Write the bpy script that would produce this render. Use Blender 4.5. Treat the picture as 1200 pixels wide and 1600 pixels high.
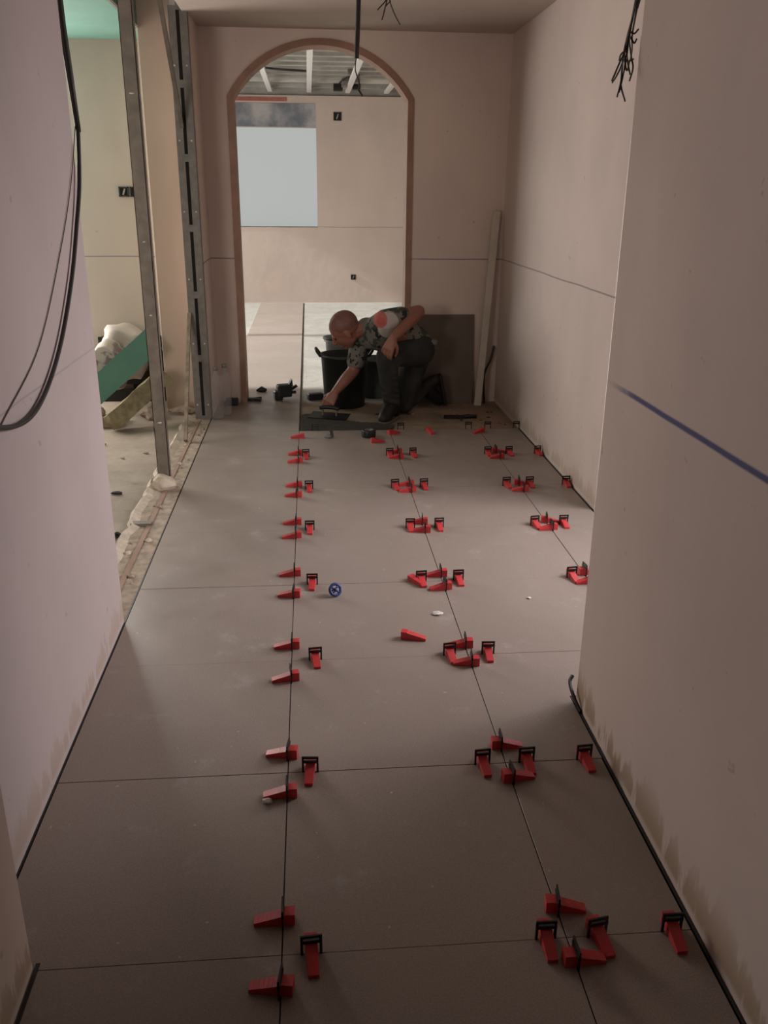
import bpy, bmesh, math, random
from mathutils import Vector as V, Matrix, noise
random.seed(4)
R=math.radians; PI=math.pi
S=bpy.context.scene
for o in list(bpy.data.objects): bpy.data.objects.remove(o)
C=S.collection

# ------------------------------------------------------------ camera
cam=bpy.data.cameras.new('camera'); co=bpy.data.objects.new('camera',cam); C.objects.link(co); S.camera=co
PIT,YAW,ROLL,CH,FPX=.353,.0867,.0087,1.4744,1346.25
fw=V((math.sin(YAW)*math.cos(PIT),math.cos(YAW)*math.cos(PIT),-math.sin(PIT)))
rt=V((math.cos(YAW),-math.sin(YAW),0)); up=rt.cross(fw)
rt,up=rt*math.cos(ROLL)+up*math.sin(ROLL),up*math.cos(ROLL)-rt*math.sin(ROLL)
m=Matrix((rt,up,-fw)).transposed().to_4x4(); m.translation=V((0,0,CH)); co.matrix_world=m
cam.sensor_fit='VERTICAL'; cam.sensor_height=32; cam.lens=FPX*32/1600
cam.clip_start=.02

# ------------------------------------------------------------ sky, light, exposure
W=bpy.data.worlds.new('overcast_sky'); S.world=W; W.use_nodes=True
bg=W.node_tree.nodes['Background']; bg.inputs[0].default_value=(.435,.455,.44,1); bg.inputs[1].default_value=1
S.view_settings.view_transform='Standard'; S.view_settings.look='None'
S.view_settings.exposure=0; S.view_settings.gamma=1; S.view_settings.use_curve_mapping=False
def area(name,loc,to,sx,sy,power,col):
    l=bpy.data.lights.new(name,'AREA'); l.shape='RECTANGLE'; l.size=sx; l.size_y=sy; l.energy=power; l.color=col
    o=bpy.data.objects.new(name,l); C.objects.link(o); o.location=loc
    o.rotation_euler=(V(to)-V(loc)).to_track_quat('-Z','Y').to_euler(); return o
area('daylight_far_room',(-2.85,9.6,1.45),(0,9.3,.4),3.0,1.9,110,(1,.97,.92))      # glazed doors on the left of the far room
dl=area('daylight_right_door',(2.15,3.25,1.35),(-.1,3.35,.15),1.3,1.3,25,(1,.93,.95))     # doorway behind the right-hand pier
dl.data.spread=R(105)
area('daylight_left_window',(-2.5,6.45,1.3),(.6,2.4,.8),1.3,1.9,98,(1,.93,.88))       # doorway at the end of the room on the left
area('fill_left_near',(-2.3,.12,1.5),(.7,6.3,1.1),1.3,1.2,60,(1,.90,.83))   # added fill to brighten the arch wall; its window is made up
sl=bpy.data.lights.new('sun','SUN'); sl.energy=8.5; sl.angle=R(3); sl.color=(.97,1,.96)
so=bpy.data.objects.new('sun',sl); C.objects.link(so); so.rotation_euler=V((.86,.03,-.50)).to_track_quat('-Z','Y').to_euler()   # low sun from the left, through the glazed doors

# ------------------------------------------------------------ materials
def newmat(name,rough=.7,metal=0,spec=.5):
    m=bpy.data.materials.new(name); m.use_nodes=True; t=m.node_tree; b=t.nodes['Principled BSDF']
    b.inputs['Roughness'].default_value=rough; b.inputs['Metallic'].default_value=metal; b.inputs['Specular IOR Level'].default_value=spec
    return m,t,b
def N(t,typ,ins={},**kw):
    n=t.nodes.new(typ)
    for k,v in kw.items(): setattr(n,k,v)
    for k,v in ins.items():
        if hasattr(v,'is_linked'): t.links.new(v,n.inputs[k])
        else: n.inputs[k].default_value=v
    return n
def rgba(c): return (c[0],c[1],c[2],1)
def mixc(t,fac,a,b):
    n=N(t,'ShaderNodeMix',data_type='RGBA')
    for sock,v in ((n.inputs[0],fac),(n.inputs[6],a),(n.inputs[7],b)):
        if hasattr(v,'is_linked'): t.links.new(v,sock)
        else: sock.default_value=rgba(v) if isinstance(v,tuple) else v
    return n.outputs[2]
def math_(t,op,a,b=0.,c=0.):
    n=N(t,'ShaderNodeMath',{0:a,1:b,2:c},operation=op); return n.outputs[0]
def ramp(t,x,a,b): return N(t,'ShaderNodeMapRange',{0:x,1:a,2:b},interpolation_type='SMOOTHSTEP').outputs[0]
def noise_(t,scale,detail=4,vec=None,rough=.55):
    n=N(t,'ShaderNodeTexNoise',{'Scale':scale,'Detail':detail,'Roughness':rough})
    if vec is not None: t.links.new(vec,n.inputs['Vector'])
    return n.outputs[0]
def pos(t,scale=None):
    p=N(t,'ShaderNodeNewGeometry').outputs['Position']
    if scale: p=N(t,'ShaderNodeVectorMath',{0:p,1:scale},operation='MULTIPLY').outputs[0]
    return p
def bump(t,b,h,s,d=.01):
    t.links.new(N(t,'ShaderNodeBump',{'Height':h,'Strength':s,'Distance':d}).outputs[0],b.inputs['Normal'])
def simple(name,col,rough=.6,metal=0,var=.15,scale=30,spec=.5,col2=None,bmp=0):
    m,t,b=newmat(name,rough,metal,spec)
    oc=N(t,'ShaderNodeTexCoord').outputs['Object']
    n=noise_(t,scale,4,oc); c2=col2 or tuple(x*(1-var*2) for x in col)
    t.links.new(mixc(t,ramp(t,n,.3,.7),c2,col),b.inputs['Base Color'])
    if bmp: bump(t,b,n,bmp)
    return m
def plaster(name,col,line=None,linecol=(.25,.23,.24),linew=.003,stain=False,line_y=None,dirt=(.36,.26,.18)):
    m,t,b=newmat(name,.85,0,.25)
    p=pos(t); sep=N(t,'ShaderNodeSeparateXYZ',{0:p})
    big=noise_(t,1.6,5,p); strk=noise_(t,3.,3,pos(t,(1,1,.25)))
    c=mixc(t,ramp(t,big,.3,.7),tuple(x*.9 for x in col),col)
    c=mixc(t,math_(t,'MULTIPLY',ramp(t,strk,.45,.75),.35),c,tuple(min(1,x*1.08) for x in col))
    spots=noise_(t,22,2,p); c=mixc(t,math_(t,'MULTIPLY',ramp(t,spots,.71,.78),.45),c,(.30,.20,.15))
    z=sep.outputs[2]
    if line:
        wob=math_(t,'MULTIPLY_ADD',noise_(t,2.2,2,p),.012,-.006)
        d=math_(t,'ABSOLUTE',math_(t,'SUBTRACT',math_(t,'ADD',z,wob),line))
        k=math_(t,'SUBTRACT',1,ramp(t,d,linew*.35,linew))
        k=math_(t,'MULTIPLY',k,ramp(t,noise_(t,16,3,p),.12,.42))
        if line_y: k=math_(t,'MULTIPLY',k,math_(t,'SUBTRACT',1,ramp(t,sep.outputs[1],line_y-.25,line_y)))
        c=mixc(t,math_(t,'MULTIPLY',k,.9),c,linecol)
    if stain:   # adhesive smears along the foot of the wall
        sn=noise_(t,7,4,pos(t,(1,1.6,.35)),.65)
        low=math_(t,'SUBTRACT',1,ramp(t,z,.03,.17)); gap=ramp(t,z,.004,.03)
        k=math_(t,'MULTIPLY',math_(t,'MULTIPLY',ramp(t,math_(t,'MULTIPLY_ADD',low,.22,sn),.60,.68),low),gap)
        c=mixc(t,math_(t,'MULTIPLY',k,stain),c,dirt)
    t.links.new(c,b.inputs['Base Color'])
    bump(t,b,noise_(t,9,6,p),.25,.006)
    return m
WALLC=(.60,.49,.44)
M={}
M['wall']=plaster('plaster_wall',(.69,.57,.51),1.04,(.2,.19,.2),.006)
M['pier']=plaster('plaster_pier',WALLC,1.007,(.035,.045,.16),.010,stain=.95,line_y=2.27)
M['wall_l']=plaster('plaster_left',(.49,.41,.395),1.0,(.36,.31,.33),.004,stain=.55)
M['wall_r']=plaster('plaster_right',(.62,.52,.475),1.04,(.24,.22,.23),.006,stain=.5)
M['wall_n']=plaster('plaster_near_left',(.55,.44,.37),stain=.9)
M['wall_far']=plaster('plasterboard_far',(.62,.51,.45),1.035,(.3,.28,.28),.007)
M['wall_lr']=plaster('plaster_left_room',(.47,.42,.355),1.04,(.2,.2,.2),.006)
M['wall_pink']=plaster('plaster_stub',(.56,.44,.36),stain=.8)
M['ceil']=plaster('ceiling_plaster',(.50,.42,.37))
def tile_mat(name='porcelain_tile',col=(.275,.223,.194)):
    m,t,b=newmat(name,.36,0,.5); p=pos(t)
    g=noise_(t,260,2,p); big=noise_(t,2.2,5,p); sm=noise_(t,5,6,p,.7)
    c=mixc(t,ramp(t,g,.3,.7),tuple(x*.82 for x in col),tuple(x*1.1 for x in col))
    c=mixc(t,math_(t,'MULTIPLY',ramp(t,big,.35,.7),.22),c,tuple(x*1.3 for x in col))
    c=mixc(t,math_(t,'MULTIPLY',ramp(t,sm,.57,.72),.30),c,(.50,.46,.44))      # dusty smudges
    sp=noise_(t,46,1,p); c=mixc(t,math_(t,'MULTIPLY',ramp(t,sp,.775,.80),.5),c,(.6,.56,.52))
    t.links.new(c,b.inputs['Base Color'])
    t.links.new(N(t,'ShaderNodeMapRange',{0:sm,1:.3,2:.75,3:.30,4:.50}).outputs[0],b.inputs['Roughness'])
    bump(t,b,g,.08,.001); return m
M['tile']=tile_mat()
def screed(name,col,dark):
    m,t,b=newmat(name,.9,0,.2); p=pos(t)
    a=noise_(t,3,6,p,.65); d=noise_(t,14,5,p,.7)
    c=mixc(t,ramp(t,a,.35,.68),dark,col); c=mixc(t,math_(t,'MULTIPLY',ramp(t,d,.56,.7),.4),c,tuple(x*.6 for x in dark))
    t.links.new(c,b.inputs['Base Color']); bump(t,b,d,.5,.01); return m
M['screed']=screed('floor_screed',(.36,.27,.20),(.24,.175,.13))
M['screed_far']=screed('pale_screed',(.34,.315,.285),(.28,.26,.235))
M['concrete']=screed('left_room_concrete',(.36,.30,.24),(.28,.23,.18))
M['patch']=screed('reddish_patch',(.36,.24,.185),(.28,.18,.14))
M['trim']=simple('arch_wood',(.34,.19,.13),.6,var=.12,scale=9)
M['batten']=simple('white_batten',(.80,.78,.75),.5,var=.04)
M['foil']=simple('roof_lining',(.72,.69,.62),.6,var=.18,scale=3)
M['foil2']=simple('roof_joist_grey',(.46,.44,.40),.7,var=.15,scale=4)
M['lintel']=simple('lintel_concrete',(.46,.43,.43),.9,var=.36,scale=3.2,col2=(.15,.17,.20))
M['redstrip']=simple('red_strip',(.50,.16,.13),.7,var=.15,scale=6)
M['steel']=simple('galvanised_steel',(.21,.19,.17),.55,.25,var=.13,scale=20)
M['steel_d']=simple('dull_steel',(.20,.165,.13),.6,.2,var=.15,scale=14)
M['slot']=simple('dark_slot',(.015,.013,.012),.9)
M['black']=simple('black_plastic',(.012,.012,.013),.45,var=.1)
M['red']=simple('red_plastic',(.60,.045,.050),.42,var=.10,scale=40)
M['cable']=simple('black_cable_jacket',(.018,.014,.013),.5)
M['wire']=simple('brown_wire',(.05,.035,.025),.5)
M['rubber']=simple('black_rubber',(.016,.018,.018),.55,var=.15,scale=12)
M['greybucket']=simple('grey_bucket',(.30,.30,.30),.5,var=.1)
M['bluebucket']=simple('bluegrey_bucket',(.10,.125,.13),.5,var=.1)
M['mortar']=simple('wet_adhesive',(.045,.039,.034),.55,var=.15,scale=25,bmp=.3)
M['slab']=simple('tile_back',(.15,.115,.092),.6,var=.08,scale=6)
M['plank']=simple('painted_plank',(.60,.54,.46),.6,var=.05,scale=8)
M['green']=simple('green_board_paper',(.095,.22,.165),.8,var=.06,scale=5)
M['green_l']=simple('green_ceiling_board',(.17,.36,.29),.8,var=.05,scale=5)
M['green_shaded']=simple('green_board_in_shade',(.07,.14,.11),.8,var=.08,scale=5)  # ceiling board's green, darkened for the shade on the upstand
M['gyps']=simple('gypsum_edge',(.62,.58,.52),.9,var=.05)
M['wool']=simple('mineral_wool',(.25,.205,.115),1,var=.2,scale=20,bmp=.6)
M['wool2']=simple('dusty_wool',(.32,.265,.17),1,var=.15,scale=20,bmp=.6)
M['debris']=simple('rubble_beige',(.40,.31,.235),.95,var=.2,scale=20,bmp=.4)
M['chalkedge']=simple('broken_plaster',(.60,.50,.40),.95,var=.12,scale=25,bmp=.4)
M['joint']=simple('joint_shade',(.03,.026,.023),.9)  # near-black, paints in the shade of the deep tile gaps
M['blue']=simple('blue_plastic',(.02,.04,.17),.4)
M['grey']=simple('grey_plastic',(.22,.21,.205),.5)
M['white']=simple('white_chip',(.72,.68,.64),.7)
M['boxin']=simple('box_insert_grey',(.32,.31,.30),.6)
M['skin']=simple('skin',(.30,.125,.088),.5,var=.08,scale=12)
M['hair']=simple('shaved_head',(.21,.095,.075),.6,var=.1,scale=40)
M['trouser']=simple('dark_work_trousers',(.038,.037,.035),.9,var=.28,scale=11,col2=(.018,.020,.020))
M['dust']=simple('dusty_back_pocket',(.20,.19,.18),.9)
M['boot']=simple('black_boot',(.012,.011,.011),.6)
M['sole']=simple('grey_boot_sole',(.16,.14,.12),.8)
# sack: white woven plastic with grey and red print
m,t,b=newmat('printed_sack',.6); oc=N(t,'ShaderNodeTexCoord').outputs['Object']
c=mixc(t,ramp(t,noise_(t,8,3,oc,.6),.44,.52),(.48,.43,.37),(.20,.17,.17)); 
c=mixc(t,ramp(t,noise_(t,5.3,1,oc),.66,.70),c,(.45,.12,.07)); t.links.new(c,b.inputs['Base Color']); M['sack']=m
M['sackw']=simple('white_sack',(.47,.42,.36),.6,var=.08,scale=6)
# camouflage T-shirt with round print on the left shoulder (print placed in the shirt's own object space)
m,t,b=newmat('camouflage_shirt',.9,0,.2); oc=N(t,'ShaderNodeTexCoord').outputs['Object']
c=mixc(t,ramp(t,noise_(t,15,2,oc),.535,.565),(.185,.175,.150),(.060,.072,.064))
c=mixc(t,ramp(t,noise_(t,19,2,oc),.60,.62),c,(.025,.025,.028))
def blob(ctr,r,soft=.006,sc=(1,1,1)):
    d=N(t,'ShaderNodeVectorMath',{0:oc,1:ctr},operation='SUBTRACT').outputs[0]
    d=N(t,'ShaderNodeVectorMath',{0:d,1:sc},operation='MULTIPLY').outputs[0]
    d=N(t,'ShaderNodeVectorMath',{0:d},operation='LENGTH').outputs['Value']
    return math_(t,'SUBTRACT',1,ramp(t,d,r-soft,r+soft))
SHIRT_PRINT=((-.095,-.24,.652),(-.150,-.24,.690))
c=mixc(t,blob(SHIRT_PRINT[0],.074,.004,(1,.35,.8)),c,(.47,.44,.41))
c=mixc(t,blob(SHIRT_PRINT[1],.055,.004,(1.2,.35,1)),c,(.50,.16,.14))
c=mixc(t,math_(t,'MULTIPLY',blob((-.145,-.24,.68),.028,.01,(1,.35,1)),.5),c,(.42,.06,.06))
t.links.new(c,b.inputs['Base Color']); M['shirt']=m
# clear bottle plastic and glass
def glassy(name,col,alpha,rough=.1):
    m,t,b=newmat(name,rough); b.inputs['Base Color'].default_value=rgba(col); b.inputs['Alpha'].default_value=alpha; return m
M['pet']=glassy('clear_bottle_plastic',(.42,.40,.40),.20)
M['pane']=glassy('window_glass',(.9,.92,.92),.06,.02)

# ------------------------------------------------------------ mesh helpers
def box(bm,x0,x1,y0,y1,z0,z1,mat=None):
    r=bmesh.ops.create_cube(bm,size=1)['verts']
    for v in r:
        v.co=V(((x0+x1)/2+v.co.x*(x1-x0),(y0+y1)/2+v.co.y*(y1-y0),(z0+z1)/2+v.co.z*(z1-z0)))
        if mat is not None: v.co=mat@v.co
    return r
def B(*a,**k): bm=bmesh.new(); box(bm,*a,**k); return bm
def bar(bm,p,q,w,h,upv=(0,0,1)):      # rectangular bar from p to q
    p,q=V(p),V(q); d=(q-p); L=d.length; z=d.normalized(); x=V(upv).cross(z)
    if x.length<1e-4: x=V((1,0,0))
    x.normalize(); y=z.cross(x)
    mt=Matrix((x,y,z)).transposed().to_4x4(); mt.translation=p
    return box(bm,-w/2,w/2,-h/2,h/2,0,L,mt)
def tube(bm,pts,r,n=8,closed=False):
    pts=[V(p) for p in pts]; rs=r if isinstance(r,(list,tuple)) else [r]*len(pts); rings=[]
    prev=None
    for i,p in enumerate(pts):
        a=pts[max(i-1,0)]; b2=pts[min(i+1,len(pts)-1)]; z=(b2-a).normalized()
        x=(prev-z*prev.dot(z)) if prev is not None else z.orthogonal()
        if x.length<1e-5: x=z.orthogonal()
        x.normalize(); prev=x; y=z.cross(x)
        rings.append([bm.verts.new(p+(x*math.cos(2*PI*k/n)+y*math.sin(2*PI*k/n))*rs[i]) for k in range(n)])
    for a,b2 in zip(rings,rings[1:]):
        for k in range(n): bm.faces.new((a[k],a[(k+1)%n],b2[(k+1)%n],b2[k]))
    bm.faces.new(rings[0][::-1]); bm.faces.new(rings[-1])
def curve(pts,n=8):                    # Catmull-Rom through points
    pts=[V(p) for p in pts]; P=[pts[0]*2-pts[1]]+pts+[pts[-1]*2-pts[-2]]; out=[]
    for i in range(1,len(P)-2):
        a,b2,c2,d=P[i-1:i+3]
        for k in range(n):
            s=k/n; out.append(.5*((2*b2)+(c2-a)*s+(2*a-5*b2+4*c2-d)*s*s+(3*b2-a-3*c2+d)*s**3))
    return out+[pts[-1]]
def lathe(bm,prof,ctr=(0,0,0),n=32):
    rings=[]
    for r,z in prof: rings.append([bm.verts.new((ctr[0]+r*math.cos(2*PI*k/n),ctr[1]+r*math.sin(2*PI*k/n),ctr[2]+z)) for k in range(n)])
    for a,b2 in zip(rings,rings[1:]):
        for k in range(n): bm.faces.new((a[k],a[(k+1)%n],b2[(k+1)%n],b2[k]))
    bm.faces.new(rings[0][::-1]); bm.faces.new(rings[-1])
def prism(bm,poly,z0,z1,mat=None):     # polygon (x,y) extruded in z, optionally transformed
    lo=[bm.verts.new((x,y,z0)) for x,y in poly]; hi=[bm.verts.new((x,y,z1)) for x,y in poly]
    bm.faces.new(lo[::-1]); bm.faces.new(hi); n=len(poly)
    for k in range(n): bm.faces.new((lo[k],lo[(k+1)%n],hi[(k+1)%n],hi[k]))
    if mat is not None:
        for v in lo+hi: v.co=mat@v.co
def bevel(bm,w,seg=2):
    bmesh.ops.recalc_face_normals(bm,faces=bm.faces)
    es=[e for e in bm.edges if len(e.link_faces)==2 and e.calc_face_angle(0)>.5]
    bmesh.ops.bevel(bm,geom=es,offset=w,segments=seg,affect='EDGES',profile=.5,clamp_overlap=True)
    return bm
def obj(name,bm,mat,parent=None,smooth=False):
    bmesh.ops.recalc_face_normals(bm,faces=bm.faces)
    me=bpy.data.meshes.new(name); bm.to_mesh(me); bm.free(); me.materials.append(M[mat] if isinstance(mat,str) else mat)
    if smooth:
        for p in me.polygons: p.use_smooth=True
    o=bpy.data.objects.new(name,me); C.objects.link(o)
    if parent: o.parent=parent
    return o
def tag(o,label,cat,group=None):
    o['label']=label; o['category']=cat
    if group: o['group']=group
    return o
def thing(name,label,cat,loc=(0,0,0),rz=0,group=None):
    o=bpy.data.objects.new(name,None); C.objects.link(o); o.location=loc; o.rotation_euler=(0,0,rz); o.empty_display_size=.05
    return tag(o,label,cat,group)
def struct(name,bm,mat,label=None,cat=None):
    o=obj(name,bm,mat); o['kind']='structure'
    o['label']=label or name.replace('_',' '); o['category']=cat or name.split('_')[0]; return o
def roughen(bm,amp,scale,seed=0):
    for v in bm.verts:
        v.co+=V(noise.noise_vector(v.co*scale+V((seed,seed*2.3,0))))*amp
def lump(r,seed,sub=2,sc=(1,1,1),amp=.35):
    bm=bmesh.new(); bmesh.ops.create_icosphere(bm,subdivisions=sub,radius=1)
    for v in bm.verts:
        k=1+amp*noise.noise(v.co*1.6+V((seed*3.1,seed,0)))
        v.co=V((v.co.x*sc[0],v.co.y*sc[1],max(v.co.z,-.75)*sc[2]))*k*r
    return bm

# ------------------------------------------------------------ the setting
XL,XR,YB,ZC=-.70,1.40,6.42,2.49
AX,BX,CX,Y0=-.0848,.515,1.115,1.364
floor=struct('floor',B(-.72,2.4,-2.0,6.43,-.10,-.012),'screed','bare brown screed of the corridor under the grey tiles','floor')
f2=struct('floor_far',B(-3.1,2.6,6.43,13.0,-.10,-.012),'screed_far','pale screed floor of the bright room beyond the arch','floor')
f3=struct('floor_left',B(-3.7,-.72,0,6.7,-.10,-.004),'concrete','dusty concrete floor of the room on the left','floor')
G=.0016
def tile(poly,par=floor):
    bm=bmesh.new(); prism(bm,poly,-.0115,random.uniform(-.0006,.0004)); bevel(bm,.0004,1)
    return obj('tile',bm,'tile',par)
GT=.0007
def rect(x0,x1,y0,y1): return [(x0+G,y0+GT),(x1-G,y0+GT),(x1-G,y1-GT),(x0+G,y1-GT)]
XLT=AX-.609
EDGE=.789
for j in range(-4,19):
    y0,y1=Y0+.6*j,Y0+.6*(j+1)
    xl=-.572 if y1<1.36 else XLT
    par=floor if y1<6.5 else f2
    if y0<1.36<y1+.001 and y1>1.37:
        tile([(XLT+G,1.39),(-.572,1.39),(-.572,y0+G),(AX-G,y0+G),(AX-G,y1-G),(XLT+G,y1-G)],par)
    elif y1>12.9: tile(rect(xl,AX,y0,12.88),par)
    else: tile(rect(xl,AX,y0,y1),par)
    if j>=7: continue
    tile(rect(AX,BX,y0,y1))
    if y1<2.25: tile(rect(BX,EDGE,y0,y1))
    elif y0<2.25: tile([(BX+G,y0+G),(EDGE,y0+G),(EDGE,2.285),(CX-G,2.285),(CX-G,y1-G),(BX+G,y1-G)])
    else: tile(rect(BX,CX,y0,y1))
    if y0>2.2: tile(rect(CX,XR-.012,y0,y1))
    elif y1>2.3: tile(rect(CX,XR-.012,2.285,y1))
for x in (AX,BX,CX):  # dark strips stand in for the shade inside the open joints
    obj('joint_shadow',B(x-.0016,x+.0016,-1.0 if x<1 else 2.3,5.56 if x>AX else 12.8,-.0119,-.0025),'joint',floor)
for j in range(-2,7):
    obj('joint_shadow',B(XLT+.03,BX if Y0+.6*j<2.26 else XR-.02,Y0+.6*j-.0007,Y0+.6*j+.0007,-.0119,-.003),'joint',floor)
# walls
struct('wall_left',bevel(B(XL-.12,XL,1.375,2.9,-.012,ZC),.012,3),'wall_l','plastered left wall beside the cable, ending at the stud opening')
struct('wall_left_near',bevel(B(-.80,-.585,-2,1.375,-.012,ZC),.01,3),'wall_n','rough beige wall end at the lower left, stepping into the corridor')
struct('wall_left_stub',B(-.80,-.69,6.0,YB,-.012,ZC+.1),'wall','short plastered wall between steel stud and arch wall')
bm=B(.80,1.0,-2,2.26,-.012,ZC)
es=[e for e in bm.edges if all(abs(v.co.x-.8)<1e-4 and abs(v.co.y-2.26)<1e-4 for v in e.verts)]
bmesh.ops.bevel(bm,geom=es,offset=.008,segments=4,affect='EDGES',profile=.5)
struct('wall_right_near',bm,'pier','plastered right wall nearest the camera with blue chalk line')
bm=bmesh.new(); box(bm,XR,XR+.15,3.95,YB+.2,-.012,ZC); box(bm,XR,XR+.15,2.26,3.95,2.1,ZC); box(bm,1.0,XR+.15,2.06,2.26,-.012,ZC)
struct('wall_right',bm,'wall_r','plastered right wall of the far corridor, running to the arch')
struct('wall_rear',B(-.9,1.1,-2.1,-2,-.012,ZC),'slot')
struct('ceiling',B(-.72,1.6,-2,YB+.02,ZC,ZC+.06),'ceil','plain plaster ceiling over the corridor')
# arch wall with opening
AL,AR,ASP,ATOP=-.520,.738,2.085,2.438
hw=(AR-AL)/2; acx=(AL+AR)/2; sag=ATOP-ASP; ar=(hw*hw+sag*sag)/(2*sag); acz=ATOP-ar
def arcpts(inset=0,n=24):
    r=ar-inset; w=hw-inset; a0=math.asin(w/r)
    return [(acx+r*math.sin(-a0+2*a0*k/n),acz+r*math.cos(-a0+2*a0*k/n)) for k in range(n+1)]
XZ=Matrix(((1,0,0,0),(0,0,1,0),(0,1,0,0),(0,0,0,1)))     # polygon (x,z) extruded along y
bm=bmesh.new(); ap=arcpts()
poly=[(-.80,-.012),(AL,-.012)]+ap+[(AR,-.012),(XR+.1,-.012),(XR+.1,ZC+.45),(-.80,ZC+.45)]
prism(bm,poly,YB,YB+.16,XZ)
struct('wall_back',bm,'wall','plastered end wall of the corridor with the arched opening')
trim=thing('trim_1','brown timber lining of the arched opening','trim'); trim['kind']='structure'
def ring(name,outer,inner,y0,y1,mat):
    bm=bmesh.new(); prism(bm,outer+inner[::-1],y0,y1,XZ); return obj(name,bm,mat,trim)
ap=arcpts(0,24); ip=arcpts(.042,24)
for a,b2 in ((0,8),(8,13),(13,19),(19,24)):
    ring('arch_segment',ap[a:b2+1],ip[a:b2+1],YB-.012,YB+.172,'trim')
ring('jamb',[(AL,-.012),ap[0]],[(AL+.042,-.012),ip[0]],YB-.012,YB+.172,'trim')
ring('jamb',[(AR,-.012),ap[-1]],[(AR-.042,-.012),ip[-1]],YB-.012,YB+.172,'trim')
# far room
YF=12.9
bm=bmesh.new()
wx0,wx1,wz0,wz1=-1.5,.145,1.03,2.335
box(bm,-3.1,wx0,YF,YF+.3,-.012,2.72); box(bm,wx1,2.6,YF,YF+.3,-.012,2.72); box(bm,wx0,wx1,YF,YF+.3,-.012,wz0); box(bm,wx0,wx1,YF+.012,YF+.3,wz1,2.72)
wf=struct('wall_far',bm,'wall_far','plasterboarded far wall with the bright window')
obj('lintel',B(wx0,wx1,YF+.002,YF+.05,wz1-.004,2.62),'lintel',wf)['label']='bare blotchy grey concrete lintel above the window'
bm=B(wx0,-.25,YF-.004,YF+.02,2.645,2.69); roughen(bm,.004,9); obj('red_strip',bm,'redstrip',wf)
win=thing('window_1','overexposed bright window in the far wall','window'); win['kind']='structure'
obj('pane',B(wx0,wx1,YF+.2,YF+.206,wz0,wz1),'pane',win)
obj('sill',B(wx0,wx1,YF-.003,YF+.29,wz0-.012,wz0),'wall_far',win)
bm=bmesh.new(); box(bm,-3.1,-3,6.72,6.85,-.012,3.2); box(bm,-3.1,-3,12.89,13,-.012,3.2); box(bm,-3.1,-3,9.6,9.7,-.012,2.6); box(bm,-3.1,-3,6.72,12.89,2.6,3.2)
struct('wall_far_left',bm,'wall_far')
struct('wall_far_right',B(2.5,2.6,6.58,13.2,-.012,3.2),'wall_far')
bm=bmesh.new(); box(bm,-1.9,-.8,6.701,6.8,-.012,3.2); box(bm,-3.1,-1.9,6.701,6.8,2.25,3.2); box(bm,1.5,2.6,6.58,6.7,-.012,3.2); struct('wall_far_near',bm,'wall_far')
cf=struct('ceiling_far',B(-3.1,2.6,6.45,13.2,2.985,3.05),'foil','unfinished ceiling of the far room showing roof lining and battens','ceiling')
for i in range(16):
    y=7.0+i*.37; bm=B(-3.0,2.5,y,y+random.uniform(.09,.13),2.86,2.984); obj('joist',bm,'foil2',cf)
for i in range(15):
    y=7.15+i*.37*1.0; bm=bmesh.new()
    prism(bm,[(y,2.982),(y+.06,2.92),(y+.16,2.92),(y+.22,2.982)],-3,2.5,Matrix(((0,0,1,0),(1,0,0,0),(0,1,0,0),(0,0,0,1)))); obj('lining_rib',bm,'foil',cf)
for x in (-1.5,-.98,-.465,.055,.575,1.10,1.62):
    obj('batten',B(x-.03,x+.03,6.7,12.88,2.755,2.79),'batten',cf)
    for y in (8.2,10.0,11.8):
        bm=B(x-.012,x+.012,y,y+.03,2.785,2.86); obj('hanger',bm,'steel',cf)
obj('lining_end',B(-3.1,2.6,YF+.06,YF+.3,2.72,2.985),'foil2',cf)
for y,z in ((12.72,2.80),(12.30,2.82)): obj('joist',B(-3.0,2.5,y,y+.06,z,2.984),'foil' if y<12.5 else 'foil2',cf)
# wiring clutter above the far wall
t_=thing('junction_box_cluster','dark clutter of boxes and wiring hanging from the ceiling beyond the arch','box',(.50,12.3,2.72))
for k,(x,y,z,s) in enumerate(((-.07,.1,0,.06),(.02,-.1,.03,.05),(.12,-.5,.03,.06),(.17,.1,.02,.05),(.05,-1.0,.06,.045))):
    obj('box_body',bevel(B(x-s,x+s,y-.06,y+.06,z+.01,z+.01+s*1.4),.006,1),'black' if k in(0,3) else 'steel',t_)
bm=bmesh.new(); tube(bm,curve([(-.07,.1,.08),(.0,-.2,.12),(.12,-.5,.12),(.17,.1,.08),(.24,.0,-.05)]),.012,6); obj('wiring',bm,'cable',t_)
bm=bmesh.new(); tube(bm,curve([(-.62,11.2,2.85),(-.5,11.1,2.83),(-.25,11.0,2.80),(.03,11.0,2.79)]),.012,6)
tag(obj('ceiling_cable',bm,'cable'),'thin dark cable running across the white ceiling battens beyond the arch','cable')
def socket(name,x,y,z,w,h,label,n=1):
    for k in range(n):
        r=thing(name,label if n==1 else label%('left','right')[k],'socket box',(x+k*(w*1.12),y,z),0,None)
        bm=bmesh.new(); e=w*.12
        for (a,b2,c2,d) in ((-w/2,w/2,h/2-e,h/2),(-w/2,w/2,-h/2,-h/2+e),(-w/2,-w/2+e,-h/2,h/2),(w/2-e,w/2,-h/2,h/2)): box(bm,a,b2,-.012,0,c2,d)
        obj('rim',bm,'black',r); obj('back_plate',B(-w/2+e,w/2-e,-.004,0,-h/2+e,h/2-e),'slot',r)
        bm=bmesh.new(); bar(bm,(-w*.1,-.007,-h*.3),(w*.12,-.007,h*.3),w*.16,.004,(0,1,0)); obj('wire_end',bm,'boxin',r)
socket('socket_box',.435,YF,2.468,.105,.105,'square black socket box high on the far wall, right of the window')
socket('socket_box',.644,YF,.347,.07,.07,'small black socket box low on the far wall above the man')
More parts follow.
